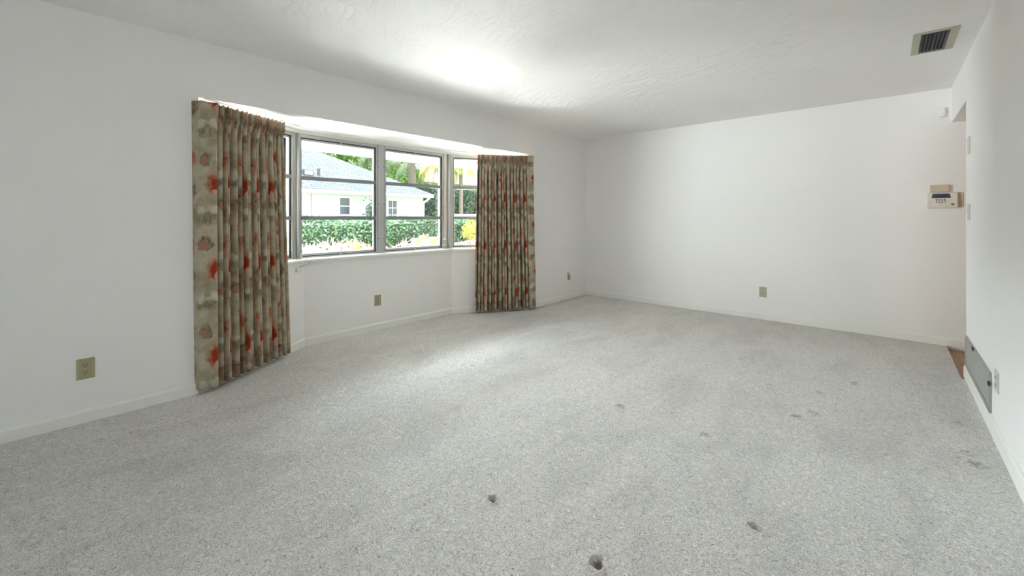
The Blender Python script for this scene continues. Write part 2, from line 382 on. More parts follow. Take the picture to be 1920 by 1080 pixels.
# ---------------------------------------------------------------- traverse rod following the bay
rod = empty('curtain_rod', (-3.99, 2.5, 2.03), 'thin white curtain track curving along the bay ceiling above all the windows', 'curtain rod')
rp = []; ra = off(-.05)
A0, A1, A2, A3 = [np.array(p) for p in ra]
def fillet(p, q, r_, n=8, cut=.22):
    a = q+(p-q)/np.linalg.norm(p-q)*cut; b = q+(r_-q)/np.linalg.norm(r_-q)*cut
    return [tuple((1-t)**2*a+2*t*(1-t)*q+t*t*b) for t in np.linspace(0, 1, n)]
path = [tuple(A0)]+fillet(A0, A1, A2)+fillet(A1, A2, A3)+[tuple(A3)]
rings = []
for i, p in enumerate(path):
    p = np.array(p); d = np.array(path[min(i+1, len(path)-1)])-np.array(path[max(i-1, 0)]); d /= np.linalg.norm(d); n_ = np.array((-d[1], d[0]))
    rings.append([(*(p+n_*.006), 2.033), (*(p+n_*.006), 2.046), (*(p-n_*.006), 2.046), (*(p-n_*.006), 2.033)])
MB().sweep(rings).build('track', M['white'], rod, bevel=.002)
for i, s in enumerate((2, 9, len(path)-4)):
    p = path[s]; MB().box(p[0]-.02, p[0]+.012, p[1]-.012, p[1]+.012, 2.044, 2.0499).build('bracket', M['white'], rod, bevel=.001)

# ---------------------------------------------------------------- floral fabric
def fabric():
    m = mat('floral_cotton', (.5, .47, .38), .85, spec=.15, sheen=.15); t = NT(m)
    uv = t.node('ShaderNodeUVMap').outputs[0]
    nz = t.noise(uv, 12, 3, .55, out=1); nf = t.noise(uv, 75, 4, .65, out=1)
    wv = t.node('ShaderNodeVectorMath', operation='SUBTRACT'); t.put(wv.inputs[0], nz); wv.inputs[1].default_value = (.5, .5, .5)
    ws = t.node('ShaderNodeVectorMath', operation='SCALE'); t.put(ws.inputs[0], wv.outputs[0]); ws.inputs['Scale'].default_value = .11
    wa = t.node('ShaderNodeVectorMath', operation='ADD'); t.put(wa.inputs[0], uv); t.put(wa.inputs[1], ws.outputs[0])
    wf = t.node('ShaderNodeVectorMath', operation='SUBTRACT'); t.put(wf.inputs[0], nf); wf.inputs[1].default_value = (.5, .5, .5)
    w2_ = t.node('ShaderNodeVectorMath', operation='SCALE'); t.put(w2_.inputs[0], wf.outputs[0]); w2_.inputs['Scale'].default_value = .024
    wb = t.node('ShaderNodeVectorMath', operation='ADD'); t.put(wb.inputs[0], wa.outputs[0]); t.put(wb.inputs[1], w2_.outputs[0])
    s = t.node('ShaderNodeSeparateXYZ'); t.put(s.inputs[0], wb.outputs[0]); U, Vv = s.outputs[0], s.outputs[1]
    T = .60
    col = t.ramp(t.noise(uv, 7, 4, .6), [(.30, (.36, .31, .20)), (.45, (.54, .49, .38)), (.58, (.64, .60, .50)), (.70, (.63, .47, .35))])
    brush = t.ramp(t.noise(t.mapping(uv, (1.5, .8, 1), (0, 0, .5)), 26, 3, .6, .8), [(.34, .35), (.60, 1)])
    def blob(u0, v0, ru, rv, soft=.5):
        du = t.math('WRAP', t.math('SUBTRACT', U, u0), T/2, -T/2); dv = t.math('WRAP', t.math('SUBTRACT', Vv, v0), T/2, -T/2)
        q = t.math('ADD', t.math('POWER', t.math('ABSOLUTE', t.math('DIVIDE', du, ru)), 2), t.math('POWER', t.math('ABSOLUTE', t.math('DIVIDE', dv, rv)), 2))
        n = t.node('ShaderNodeMapRange', interpolation_type='SMOOTHSTEP'); t.put(n.inputs['Value'], q)
        n.inputs['From Min'].default_value = 1+soft; n.inputs['From Max'].default_value = 1-soft; return n.outputs[0]
    def lay(args, c, k=1.0):
        nonlocal col
        f = blob(*args)
        if k != 1: f = t.math('MULTIPLY', f, t.math('MULTIPLY', brush, k))
        col = t.mix(f, col, c)
    for (ou, ov) in ((0, 0), (.29, .27)):
        lay((ou+.12, ov+.30, .075, .070, .95), (.60, .30, .14), .8)      # orange haze
        lay((ou+.06, ov+.12, .080, .050, .9), (.32, .28, .18), .55)      # grey-green leaves
        lay((ou+.06, ov+.01, .075, .034, .9), (.16, .12, .06), .75)     # olive shade under the white blooms
        lay((ou+.10, ov+.065,   .042, .030, .8), (.74, .73, .64))         # white blooms
        lay((ou+.01, ov+.060, .030, .026, .8), (.70, .70, .62))
        lay((ou+.09, ov+.245, .044, .072, .7), (.42, .045, .010))        # red flower
        lay((ou+.115, ov+.190, .038, .036, .35), (.76, .47, .35))         # pale pink petals
        lay((ou+.030, ov+.435, .040, .046, .7), (.09, .055, .03), .9)   # dark rim of the brown leaf
        lay((ou+.022, ov+.425, .027, .030, .6), (.46, .27, .18))
        lay((ou+.20, ov+.42, .045, .110, .9), (.24, .12, .05), .8)
        lay((ou+.215, ov+.15, .045, .065, .6), (.50, .10, .04), .9)
        lay((ou+.21, ov+.10, .030, .035, .4), (.72, .42, .30), .9)
        lay((ou+.24, ov+.52, .026, .075, .6), (.20, .09, .045), .85)
    col = t.mix(1.0, col, (.70, .67, .61), 'MULTIPLY')     # the cotton's own greige ground dye
    t.color(col); t.normal(t.bump(t.noise(uv, 900, 1), .15, .0006)); return m
M['fabric'] = fabric()
M['lining'] = mat('curtain_lining', (.48, .46, .40), .9)

def curtain(name, label, seed, A_b, B_b, A_t, B_t, nf, amp, flat_w, flat_side, ztop, zbot, ret):
    """pleated drape: A->B is the line of the fold fronts (bottom / top); flat_side 0 = flat panel at A"""
    rg = np.random.default_rng(seed); A_b, B_b, A_t, B_t = map(np.array, (A_b, B_b, A_t, B_t))
    root = empty(name, (*(A_b+B_b)/2, zbot), label, 'curtain', 'floral pleated curtains of the bay window')
    N = nf*34; u = np.linspace(0, 1, N); wob = np.interp(u*nf, np.arange(nf+1), np.concatenate([[0], rg.uniform(-.34, .34, nf-1), [0]]))
    ph = 2*np.pi*(u*nf+wob*.9); am = np.interp(u*nf, np.arange(nf+1), rg.uniform(.60, 1.12, nf+1))
    am2 = np.interp(u*nf, np.arange(nf+1), rg.uniform(.75, 1.2, nf+1)); dr = np.interp(u*nf, np.arange(nf+1), rg.uniform(-1, 1, nf+1))
    rc = np.interp(u*nf, np.arange(nf+1), np.concatenate([[0], np.where(np.arange(nf-1) % 2 == 0, rg.uniform(.012, .030, nf-1), rg.uniform(0, .006, nf-1)), [0]]))
    zs = np.concatenate([np.linspace(zbot, ztop-.34, 26), np.linspace(ztop-.31, ztop, 30)])
    rows = []
    for z in zs:
        h = (z-zbot)/(ztop-zbot); Ab = A_b+(A_t-A_b)*h; Bb = B_b+(B_t-B_b)*h
        if flat_side == 0: # fold zone begins after the flat panel
            pass
        d = Bb-Ab; Lp = np.linalg.norm(d); d = d/Lp; nn = np.array((d[1], -d[0]))        # into the room
        tt = ztop-z
        k = np.clip((tt-.10)/.20, 0, 1); k = k*k*(3-2*k)                                  # 0 in heading .. 1 full folds
        hd = np.clip((.115-tt)/.03, 0, 1)
        A_ = amp*(.50+.50*k)*(1-.18*h); a_ = A_*(am*(1-h)+am2*h)
        wv = np.cos(ph+dr*.5*(1-h)); wave = np.sign(wv)*np.abs(wv)**.75
        front = (1+np.cos(ph))/2
        f_ = (1-np.cos(ph+dr*.35*(1-h)))/2; q_ = np.clip((f_-.48)/.28, 0, 1); q_ = q_*q_*(3-2*q_); o = -rc*(.4+.6*k)-2*(a_-rc*.4)*((.22*f_+.78*q_)*(.35+.65*k)+(1-k)*.3*f_) + hd*(.015*np.cos(3*ph)*front**.6)
        pinch = math.exp(-((tt-.105)/.03)**2); o = o-pinch*.006*front
        tg = .0040*np.sin(ph)*(.3+.7*k)*am - pinch*.010*np.sin(ph)
        tg = tg+.006*dr*np.sin(2.2*z+dr*3)
        xy = Ab[None]+np.outer(u*Lp+tg, d)+np.outer(o, nn)
        rows.append((xy, z+ (.004*np.cos(3*ph)*hd + .004*dr*(h < .02))))
    # flat leading panel and wall return
    base = rows[len(rows)//3][0]; seg = np.linalg.norm(np.diff(base, axis=0), axis=1); arc = np.concatenate([[0], np.cumsum(seg)])
    VS = []; UVs = []
    for (xy, z) in rows:
        e0 = xy[0] if flat_side == 0 else xy[-1]; h = (z[0]-zbot)/(ztop-zbot)
        Ab = A_b+(A_t-A_b)*h; Bb = B_b+(B_t-B_b)*h; d = (Bb-Ab)/np.linalg.norm(Bb-Ab)
        rt = np.array(ret[0])*(1-h)+np.array(ret[1])*h; k_ = 12; cx_ = []
        ed = e0; fl_end = (ed-np.array((0.0, flat_w))) if flat_side == 0 else (ed+d*flat_w)
        for i in range(k_):
            s = (i+1)/k_; p = ed+(fl_end-ed)*s; p = p+np.array((.007*math.sin(s*5+2*h), 0)); cx_.append(p)
        for i in range(5):
            s = (i+1)/5; cx_.append(fl_end+(rt-fl_end)*s)
        ex = np.array(cx_); la = np.linalg.norm(np.diff(np.vstack([ed, ex]), axis=0), axis=1).cumsum()
        if flat_side == 0:
            P_ = np.vstack([ex[::-1], xy]); AU = np.concatenate([-la[::-1], arc])
        else:
            P_ = np.vstack([xy, ex]); AU = np.concatenate([arc, arc[-1]+la])
        zz = np.concatenate([np.full(17, z[0]), z]) if flat_side == 0 else np.concatenate([z, np.full(17, z[-1])])
        VS.append(np.column_stack([P_, zz])); UVs.append(np.column_stack([AU, zz]))
    nz_, nu = len(VS), len(VS[0]); V = np.vstack(VS); UV = np.vstack(UVs); UV[:, 0] += .10
    ix = np.arange(nz_*nu).reshape(nz_, nu)
    F = np.stack([ix[:-1,:-1].ravel(), ix[:-1,1:].ravel(), ix[1:,1:].ravel(), ix[1:,:-1].ravel()], 1)
    me = npmesh('cloth', V, F, UV); o = link('cloth', me, M['fabric'], root, smooth=True, recalc=False)
    sm = o.modifiers.new('thick', 'SOLIDIFY'); sm.thickness = .0016; sm.offset = 0
    return root
curtain('curtain', 'gathered floral curtain on the left side of the bay, nearest the camera', 3,
        (-3.495, .800), (-3.890, 1.425), (-3.500, .795), (-3.765, 1.325), 15, .060, .100, 0, 2.012, .030, ((-3.558, .68), (-3.560, .66)))
curtain('curtain', 'gathered floral curtain on the far side of the bay, toward the back corner', 11,
        (-3.845, 3.580), (-3.475, 4.225), (-3.835, 3.605), (-3.455, 4.135), 16, .060, .075, 1, 2.008, .030, ((-3.558, 4.36), (-3.558, 4.30)))

# ---------------------------------------------------------------- outlets, plates, devices
def frame_of(normal):
    n = np.array(normal, float); z = np.array((0, 0, 1.)); x = np.cross(z, n); return x, n, z
def plate(name, label, cat, pos, normal, wdt, hgt, mt, kind='duplex', group=None):
    x, n, z = frame_of(normal); p0 = np.array(pos, float); root = empty(name, pos, label, cat, group)
    P = lambda s, h, o: p0+x*s+z*h+n*o
    MB().obox(P(0, 0, .0025), x, n, z, wdt/2, .0028, hgt/2).build('cover_plate', mt, root, bevel=.0018)
    if kind in ('duplex', 'night', 'jack'):
        for k, h in enumerate((.020, -.020)):
            if kind == 'jack' and k == 0: continue
            r = MB().obox(P(0, h, .0055), x, n, z, .0165, .0015, .0135).build('receptacle', mt, root, bevel=.003)
            s = MB()
            for sx in (-.0065, .0065): s.obox(P(sx, h+.003, .0073), x, n, z, .0014, .0006, .0042)
            s.obox(P(0, h-.0075, .0073), x, n, z, .0030, .0006, .0022); s.build('slot', M['slot'], r)
        MB().cyl(P(0, 0, .005), P(0, 0, .0066), .0028).build('screw', M['chrome'], root)
    if kind == 'night':
        nl = MB().obox(P(.006, .042, .020), x, n, z, .020, .016, .024).build('plug_housing', M['nightlight'], root, bevel=.006)
        nl['label'] = 'pale cream plug-in head'
    if kind == 'switch':
        MB().obox(P(0, .004, .012), x, n*.86+z*.5, z*.86-n*.5, .004, .010, .005).build('toggle', M['trim'], root, bevel=.001)
        
        for h in (.03, -.03): MB().cyl(P(0, h, .005), P(0, h, .0066), .0028).build('screw', M['chrome'], root)
    return root, P
plate('wall_outlet', 'tan duplex outlet low on the left wall, nearest the camera, left of the curtain', 'outlet', (XL, .153, .318), (1, 0, 0), .078, .122, M['ivory'], group='electrical outlets')
plate('wall_outlet', 'tan duplex outlet under the bay window between the two curtains', 'outlet', (-4.11, 2.392, .320), (1, 0, 0), .076, .116, M['ivory'], group='electrical outlets')
plate('wall_outlet', 'small outlet with a pale plug on top, right of the far curtain near the corner', 'outlet', (XL, 5.215, .335), (1, 0, 0), .074, .110, M['ivory'], 'night', group='electrical outlets')
rt, P = plate('wall_outlet', 'tan outlet with a thin hanging cable low on the back wall', 'outlet', (-1.118, YB, .325), (0, -1, 0), .078, .122, M['ivoryA'], 'jack', group='electrical outlets')
pts = [P(.0, -.036, .010), P(-.004, -.058, .018)]
for i in range(9):
    a = i/8; pts.append(P(-.004-.036*a if 0 else (.0-.004)+.05*a*-1, -.060-.028*math.sin(a*2.0), .016-.012*a))
MB().tube(pts, .0022).build('cable', M['wire'], rt)
MB().cyl(P(0, .016, .004), P(0, .016, .012), .0045).build('jack', M['chrome'], rt)
plate('blank_plate', 'small grey cover plate high on the right wall, above the light switch', 'wall plate', (XR, 4.555, 1.748), (-1, 0, 0), .115, .125, M['greyp'], 'blank')
plate('light_switch', 'light switch with toggle on the right wall beside the hall opening', 'switch', (XR, 4.555, 1.256), (-1, 0, 0), .115, .118, M['greyp'], 'switch')
plate('wall_outlet', 'grey white outlet plate low on the right wall beside the air return grille', 'outlet', (XR, 3.475, .322), (-1, 0, 0), .100, .112, M['greyp'], 'duplex', group='electrical outlets')

# ceiling supply vent
vr = empty('ceiling_vent', (.23, 4.11, HC), 'rectangular tan framed air vent with dark slats in the ceiling at upper right', 'air vent')
X0, X1, Y0, Y1 = .120, .340, 3.875, 4.345
f = MB(); zt, zb = HC+.0, HC-.010
f.box(X0, X0+.042, Y0, Y1, zb, zt).box(X1-.046, X1, Y0, Y1, zb, zt).box(X0+.042, X1-.046, Y0, Y0+.022, zb, zt).box(X0+.042, X1-.046, Y1-.028, Y1, zb, zt)
f.build('frame', M['ventfr'], vr, bevel=.003)
MB().box(X0+.042, X1-.046, Y0+.022, Y1-.028, HC-.0012, HC-.0002).build('duct_opening', M['slot'], vr)
for k in range(7):
    x = X0+.050+k*(X1-X0-.104)/6; MB().obox((x, (Y0+Y1)/2-.003, HC-.009), (math.cos(R(50)), 0, math.sin(R(50))), (0, 1, 0), (-math.sin(R(50)), 0, math.cos(R(50))), .0085, (Y1-Y0)/2-.026, .0007).build('slat', M['ventsl'], vr)

# air return grille on the right wall
gr = empty('return_air_grille', (XR, 4.15, .09), 'long low grey metal air return grille on the right wall above the baseboard', 'air grille')
GY0, GY1, GZ0, GZ1 = 3.64, 4.665, .088, .322
f = MB(); fx0, fx1 = XR-.012, XR
f.box(fx0, fx1, GY0, GY0+.022, GZ0, GZ1).box(fx0, fx1, GY1-.022, GY1, GZ0, GZ1).box(fx0, fx1, GY0+.022, GY1-.022, GZ1-.018, GZ1).box(fx0, fx1, GY0+.022, GY1-.022, GZ0, GZ0+.026)
f.build('frame', M['grille'], gr, bevel=.002)
MB().box(XR-.0035, XR-.0005, GY0+.022, GY1-.022, GZ0+.026, GZ1-.018).build('back_panel', M['grille_dark'], gr)
for k in range(14):
    z = GZ0+.040+k*.0132; MB().obox((XR-.0075, (GY0+GY1)/2, z), (.42, 0, .91), (0, 1, 0), (-.91, 0, .42), .0062, (GY1-GY0)/2-.030, .0006).build('louver', M['grille'], gr)
for (y, z) in ((4.25, GZ1-.004), (3.645, .262)): MB().box(XR-.017, XR-.011, y-.03, y+.03 if z > .3 else y+.006, z-.012, z+.010).build('latch', M['slot'], gr, bevel=.001)

# alarm keypad
kp = empty('alarm_keypad', (.36, YB, 1.37), 'white wall keypad with dark display and buttons, on the back wall by the hall opening', 'keypad')
MB().box(.278, .515, YB-.006, YB, 1.312, 1.455).build('backplate', M['beige'], kp, bevel=.003)
bd = MB(); prof = [(YB-.006, 1.302), (YB-.034, 1.308), (YB-.040, 1.33), (YB-.034, 1.385), (YB-.024, 1.450), (YB-.006, 1.455)]
bd.add([(.272, y, z) for y, z in prof]+[(.478, y, z) for y, z in prof], [(i, (i+1) % 6, 6+(i+1) % 6, 6+i) for i in range(6)]+[(5,4,3,2,1,0), (6,7,8,9,10,11)])
bd.build('body', M['keypad'], kp, bevel=.006, seg=3)
def kz(z):  # front face y at z
    return np.interp(z, [1.308, 1.33, 1.385, 1.450], [YB-.034, YB-.040, YB-.034, YB-.024])
def kquad(x0, x1, x2, x3, z0, z1, o=.0015):
    return [(x0, kz(z0)-o, z0), (x1, kz(z0)-o, z0), (x2, kz(z1)-o, z1), (x3, kz(z1)-o, z1)]
def kslab(q, th=.002):
    m_ = MB(); m_.add(q+[(a, b+th+.002, c) for a, b, c in q], [(0,1,2,3), (7,6,5,4), (0,4,5,1), (1,5,6,2), (2,6,7,3), (3,7,4,0)]); return m_
d_ = kslab(kquad(.303, .433, .424, .309, 1.401, 1.442)).build('display', M['lcd'], kp)
kslab(kquad(.328, .408, .402, .333, 1.414, 1.430, .0022)).build('display_cell', M['lcd2'], d_)
for r_ in range(3):
    for c_ in range(4):
        x = .330+c_*.0185+(.002*r_); z = 1.386-r_*.0125
        kslab(kquad(x, x+.011, x+.011, x, z-.0038, z+.0038, .0018)).build('button', M['grille_dark'] if (r_+c_) % 3 else M['lcd'], kp)
kslab(kquad(.352, .382, .384, .350, 1.351, 1.3535, .0015)).build('button_bar', M['grille_dark'], kp)
ov = MB(); n_ = 20; z0 = 1.3405; pts = [(.4425+.0120*math.cos(2*math.pi*i/n_), 0, z0+.0082*math.sin(2*math.pi*i/n_)) for i in range(n_)]
fr_ = [(x, kz(z)-.0022, z) for x, _, z in pts]; bk = [(x, kz(z)+.002, z) for x, _, z in pts]
ov.add(fr_+bk, [tuple(range(n_)), tuple(range(2*n_-1, n_-1, -1))]+[(i, i+n_, (i+1) % n_+n_, (i+1) % n_) for i in range(n_)])
lg = ov.build('badge', M['slot'], kp); kslab(kquad(.4365, .4485, .4485, .4365, 1.3392, 1.3422, .0030)).build('badge_bar', M['keypad'], lg)
sg_ = MB()
for i in range(5): sg_.add(kslab(kquad(.286+i*.004, .288+i*.004, .289+i*.004, .287+i*.004, 1.345, 1.362, .0008)).v, kslab(kquad(0,1,1,0,1.34,1.35)).f)
sg_.build('speaker_grille', M['greyp'], kp)
MB().box(.293, .421, YB-.028, YB, 1.461, 1.527).build('door_chime_box', M['beige'], None, bevel=.004)
tag(bpy.data.objects['door_chime_box'], 'small plain beige box mounted directly above the white keypad', 'wall box')
# motion sensor
ms = empty('motion_sensor', (.37, YB, 2.21), 'small rounded white motion sensor high on the back wall beside the header', 'sensor')
MB().box(.350, .398, YB-.030, YB, 2.168, 2.262).build('body', M['white'], ms, bevel=.013, seg=4)
MB().box(.360, .388, YB-.034, YB-.029, 2.180, 2.212).build('lens', M['trim'], ms, bevel=.004)
# painted cable box and its wire under the left end of the stool
s0 = lerp(inn[0], inn[1], np.hypot(inn[1][0]-inn[0][0], inn[1][1]-inn[0][1])-.075); nn = -np.array(nr(inn[0], inn[1])); dd = np.array((nn[1]*-1, nn[0]))
cb = empty('cable_box', (s0[0], s0[1], .735), 'tiny white painted cable box under the left end of the window sill', 'cable box')
MB().obox((s0[0]+nn[0]*.008, s0[1]+nn[1]*.008, .735), (*dd, 0), (*nn, 0), (0, 0, 1), .040, .0085, .018).build('housing', M['trim'], cb, bevel=.003)
MB().tube([(s0[0]+nn[0]*.005+dd[0]*.0, s0[1]+nn[1]*.005+dd[1]*.0, .752), (s0[0]+nn[0]*.006+.008, s0[1]+nn[1]*.006+.03, .768), (-4.096, 1.655, .772), (-4.092, 1.672, .790), (-4.083, 1.675, .80)], .0025).build('wire', M['greyp'], cb)
# loose bit of wire on the sill
wr = MB().tube([(-4.135+.004*math.sin(i*1.9), 1.665+i*.012, SILL+.004+.010*abs(math.sin(i*1.7))) for i in range(9)], .0018, 6).build('loose_wire', M['chrome'])
tag(wr, 'short bent loose wire lying on the window sill beside the left crank', 'wire')

# ================================================================= outside
M['ground'] = mat('yard_ground', (.42, .38, .30), .9); t = NT(M['ground']); g = t.geo()
t.color(t.ramp(t.noise(g, 3, 4), [(.35, (.16, .20, .08)), (.6, (.34, .33, .20))]))
M['eave'] = mat('eave_white', (.82, .82, .78), .6)
M['hwall'] = mat('stucco_pale', (.56, .585, .575), .8); M['htrim'] = mat('house_trim_white', (.78, .78, .75), .6)
m = M['roofm'] = mat('roof_shingles', (.4, .44, .46), .9); t = NT(m); g = t.geo()
bk_ = t.node('ShaderNodeTexBrick'); t.put(bk_.inputs['Vector'], t.mapping(t.node('ShaderNodeUVMap').outputs[0], (1, 1, 1))); bk_.inputs['Scale'].default_value = 1
bk_.inputs['Brick Width'].default_value = .5; bk_.inputs['Row Height'].default_value = .17; bk_.inputs['Mortar Size'].default_value = .022
bk_.inputs['Color1'].default_value = (.14, .158, .175, 1); bk_.inputs['Color2'].default_value = (.085, .10, .115, 1); bk_.inputs['Mortar'].default_value = (.03, .035, .045, 1)
t.color(t.mix(.2, bk_.outputs[0], t.ramp(t.noise(g, 6, 3), [(.3, (.075, .085, .10)), (.7, (.16, .175, .19))])))
M['hglass'] = mat('house_window_glass', (.07, .09, .11), .12)
M['farroof'] = mat('far_roof', (.13, .15, .16), .8)
M['bark'] = mat('palm_bark', (.24, .20, .15), .9)
struct(MB().box(-60, XO-.02, -30, 60, -.5, -.30).build('ground', M['ground']))
M['path'] = mat('pale_bounce_slab', (.60, .585, .56), .85)
struct(MB().box(-6.5, XO-.15, -4, 9, -.30, -.26).build('path', M['path']))  # unseen pale slab added to bounce sunlight up into the bay
# own eave over the bay
ev = MB(); ev.box(-5.66, XO, -4, 6.6, 2.11, 2.13); ev.box(-5.70, -5.66, -4, 6.6, 2.10, 2.27); ev.box(XO-.03, XO, -3.5, 5.9, 2.135, 2.6)
ev.add([(-5.70, -4, 2.27), (-5.70, 6.6, 2.27), (.6, 6.6, 3.6), (.6, -4, 3.6)], [(0, 1, 2, 3)])
struct(ev.build('eave', M['eave']))
hd_ = MB(); a_, b_ = off(.095), off(.20)
for i in range(3): hd_.prism([a_[i], a_[i+1], b_[i+1], b_[i]], SOF+.061, 2.11)
struct(hd_.build('trim_13', M['eave']))
for i in range(3): pass

# neighbour's house
hs = empty('neighbour_house', (-16, 8, -.3), 'pale one storey house with grey hipped shingle roof across the hedge', 'house')
MB().box(-27, -16.1, -8, 11.70, -.3, 2.22).build('wall', M['hwall'], hs)
P3 = .53; ey = 11.85; ex = -15.5; rz = 2.25; D = 3.86
rm = bpy.data.meshes.new('roof'); rv = [(ex, -12, rz), (ex, ey, rz), (ex-2*D, ey, rz), (ex-2*D, -12, rz), (ex-D, -12, rz+P3*D), (ex-D, ey-D, rz+P3*D)]
rf = [(0, 1, 5, 4), (1, 2, 5), (2, 3, 4, 5)]; rm.from_pydata(rv, [], rf); rm.update()
uvl = rm.uv_layers.new(name='UVMap')
for p in rm.polygons:
    for li in p.loop_indices:
        v_ = rm.vertices[rm.loops[li].vertex_index].co; uvl.data[li].uv = ((v_.x, -v_.y*0+v_.z*2.1) if p.index == 1 else (v_.y, v_.z*2.1))
ro = link('roof', rm, M['roofm'], hs, recalc=False); ms_ = ro.modifiers.new('t', 'SOLIDIFY'); ms_.thickness = .05
MB().box(ex-.03, ex+.01, -12, ey+.01, rz-.14, rz-.01).box(ex-2*D, ex, ey-.02, ey+.02, rz-.14, rz-.01).box(-16.1, ex-.03, -12, ey-.02, rz-.11, rz-.09).build('fascia', M['htrim'], hs)
MB().tube([(-15.62, 11.75, 2.14), (-15.85, 11.72, 1.98), (-16.02, 11.66, 1.90), (-16.04, 11.64, -.2)], .05).build('downspout', M['htrim'], hs)
def hwin(y0, y1, z0, z1, muntin_cols=1, rows=2, shut=False):
    x = -16.1; wn_ = MB(); e = .06
    wn_.box(x, x+.04, y0-e, y0, z0-e, z1+e).box(x, x+.04, y1, y1+e, z0-e, z1+e).box(x, x+.04, y0, y1, z1, z1+e).box(x, x+.05, y0, y1, z0-e, z0)
    f_ = wn_.build('window', M['htrim'], hs); MB().box(x+.002, x+.012, y0, y1, z0, z1).build('pane', M['hglass'], f_)
    g_ = MB()
    for r_ in range(1, rows): g_.box(x+.012, x+.03, y0, y1, z0+(z1-z0)*r_/rows-.018, z0+(z1-z0)*r_/rows+.018)
    for c_ in range(1, muntin_cols): yy = y0+(y1-y0)*c_/muntin_cols; g_.box(x+.012, x+.025, yy-.012, yy+.012, z0, z1)
    g_.build('muntin', M['htrim'], f_)
hwin(7.72, 8.12, 1.33, 1.98); hwin(9.30, 9.62, 1.0, 1.93, 2, 3); hwin(9.86, 10.28, 1.0, 1.93, 2, 3)
def onroof(y, z):  # x on the front slope
    return ex-(z-rz)/P3
rx = onroof(6.7, 2.83); MB().box(rx-.45, rx+.02, 6.55, 6.92, 2.82, 3.05).build('roof_vent', M['grille_dark'], hs, bevel=.01)
MB().box(rx+.02, rx+.03, 6.59, 6.88, 2.86, 3.01).build('vent_screen', M['htrim'], hs)
rx = onroof(7.14, 2.88); MB().cyl((rx, 7.16, 2.8), (rx, 7.16, 3.13), .055).build('vent_pipe', M['grille_dark'], hs)
MB().tube([(-16.08, 6.62, 2.1), (-16.075, 6.64, 1.6), (-16.08, 6.60, -.2)], .018).build('conduit', M['grille'], hs)

# far flat-roofed building and the white garden wall
fb = empty('far_building', (-35, 30, -.3), 'low dark building with white roof edge far beyond the palms', 'building')
MB().box(-38, -33.2, 18, 44, -.3, 4.6).build('wall', M['farroof'], fb)
MB().box(-38.3, -32.9, 17.7, 44.3, 4.6, 4.82).build('roof', M['htrim'], fb)
gw = MB().box(-15.3, -15.1, 11.95, 26, -.3, 1.36).build('garden_wall', M['htrim']); tag(gw, 'low white garden wall behind the hedge, right of the neighbouring house', 'wall')

# foliage
def leafmat(name, c1, c2, c3=None, rough=.6):
    m = mat(name, c1, rough, spec=.3); t = NT(m); g = t.geo()
    stops = [(.32, c1), (.58, c2)]+([(.72, c3)] if c3 else [])
    t.color(t.ramp(t.noise(g, 7, 3, .7), stops))
    t.b.inputs['Transmission Weight'].default_value = 0
    return m
M['l_hedge'] = leafmat('hedge_leaves', (.06, .12, .07), (.12, .22, .11), (.36, .38, .12))
M['l_tall'] = leafmat('tall_hedge_leaves', (.045, .085, .06), (.09, .17, .10))
M['l_tree'] = leafmat('tree_leaves', (.06, .14, .03), (.22, .38, .06))
M['l_palm'] = leafmat('palm_fronds', (.10, .16, .08), (.20, .26, .13)); M['l_palmy'] = leafmat('yellow_palm_fronds', (.17, .22, .06), (.45, .42, .09))
M['l_brom'] = leafmat('pinkish_strap_leaves', (.22, .12, .09), (.55, .42, .36), (.70, .62, .52)); M['l_yel'] = leafmat('croton_leaves', (.42, .38, .03), (.62, .56, .09))
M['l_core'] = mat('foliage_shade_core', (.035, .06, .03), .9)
def leaves(centers, size, up=.0, aspect=.5, seed=1):
    rg = np.random.default_rng(seed); n = len(centers); d = rg.normal(size=(n, 3)); d[:, 2] += up; d /= np.linalg.norm(d, axis=1)[:, None]
    r = rg.normal(size=(n, 3)); s = np.cross(d, r); s /= np.linalg.norm(s, axis=1)[:, None]; nn_ = np.cross(d, s)
    sz = size*rg.uniform(.6, 1.3, n)[:, None]
    a = centers-d*sz/2; b = centers+s*sz*aspect/2+nn_*sz*.06; c = centers+d*sz/2; e = centers-s*sz*aspect/2+nn_*sz*.06
    V = np.stack([a, b, c, e], 1).reshape(-1, 3); F = np.arange(n*4).reshape(n, 4); return V, F
def foliage(name, cen, size, m, parent=None, up=0, aspect=.5, seed=1):
    V, F = leaves(np.asarray(cen), size, up, aspect, seed); return link(name, npmesh(name, V, F), m, parent, recalc=False)
# clipped hedge
rg = np.random.default_rng(5); n = 30000
hy = rg.uniform(-3, 15, n); top = 1.12+.05*np.sin(hy*2.1)+.03*np.sin(hy*5.3)
hz = np.where(rg.random(n) < .35, top+rg.normal(0, .03, n), rg.uniform(-.25, 1, n)*top); hx = -9.35+.06*np.sin(hy*7)+rg.normal(0, .07, n)+np.where(hz > 1.05, -rg.uniform(0, .8, n), 0)
hg = empty('hedge', (-9.6, 6, -.3), 'long clipped green hedge with yellow tips across the yard', 'hedge')
foliage('leaves', np.column_stack([hx, hy, hz]), .085, M['l_hedge'], hg, seed=2)
MB().box(-10.2, -9.45, -3, 15, -.3, 1.04).build('dark_core', M['l_core'], hg)  # solid dark box, shade inside the hedge put in as colour
# bed of strap-leaved plants before the hedge: beyond counting
n = 9000; by = rg.uniform(-2, 13, n); bx = rg.uniform(-8.7, -6.9, n); bz = .40+.10*np.sin(by*3+bx*2)+rg.uniform(-.5, .24, n)
bo = foliage('strap_leaf_groundcover', np.column_stack([bx, by, bz]), .26, M['l_brom'], None, up=.9, aspect=.16, seed=4)
tag(bo, 'bed of pinkish brown strap leaved plants at the foot of the hedge', 'ground cover', kind='stuff')
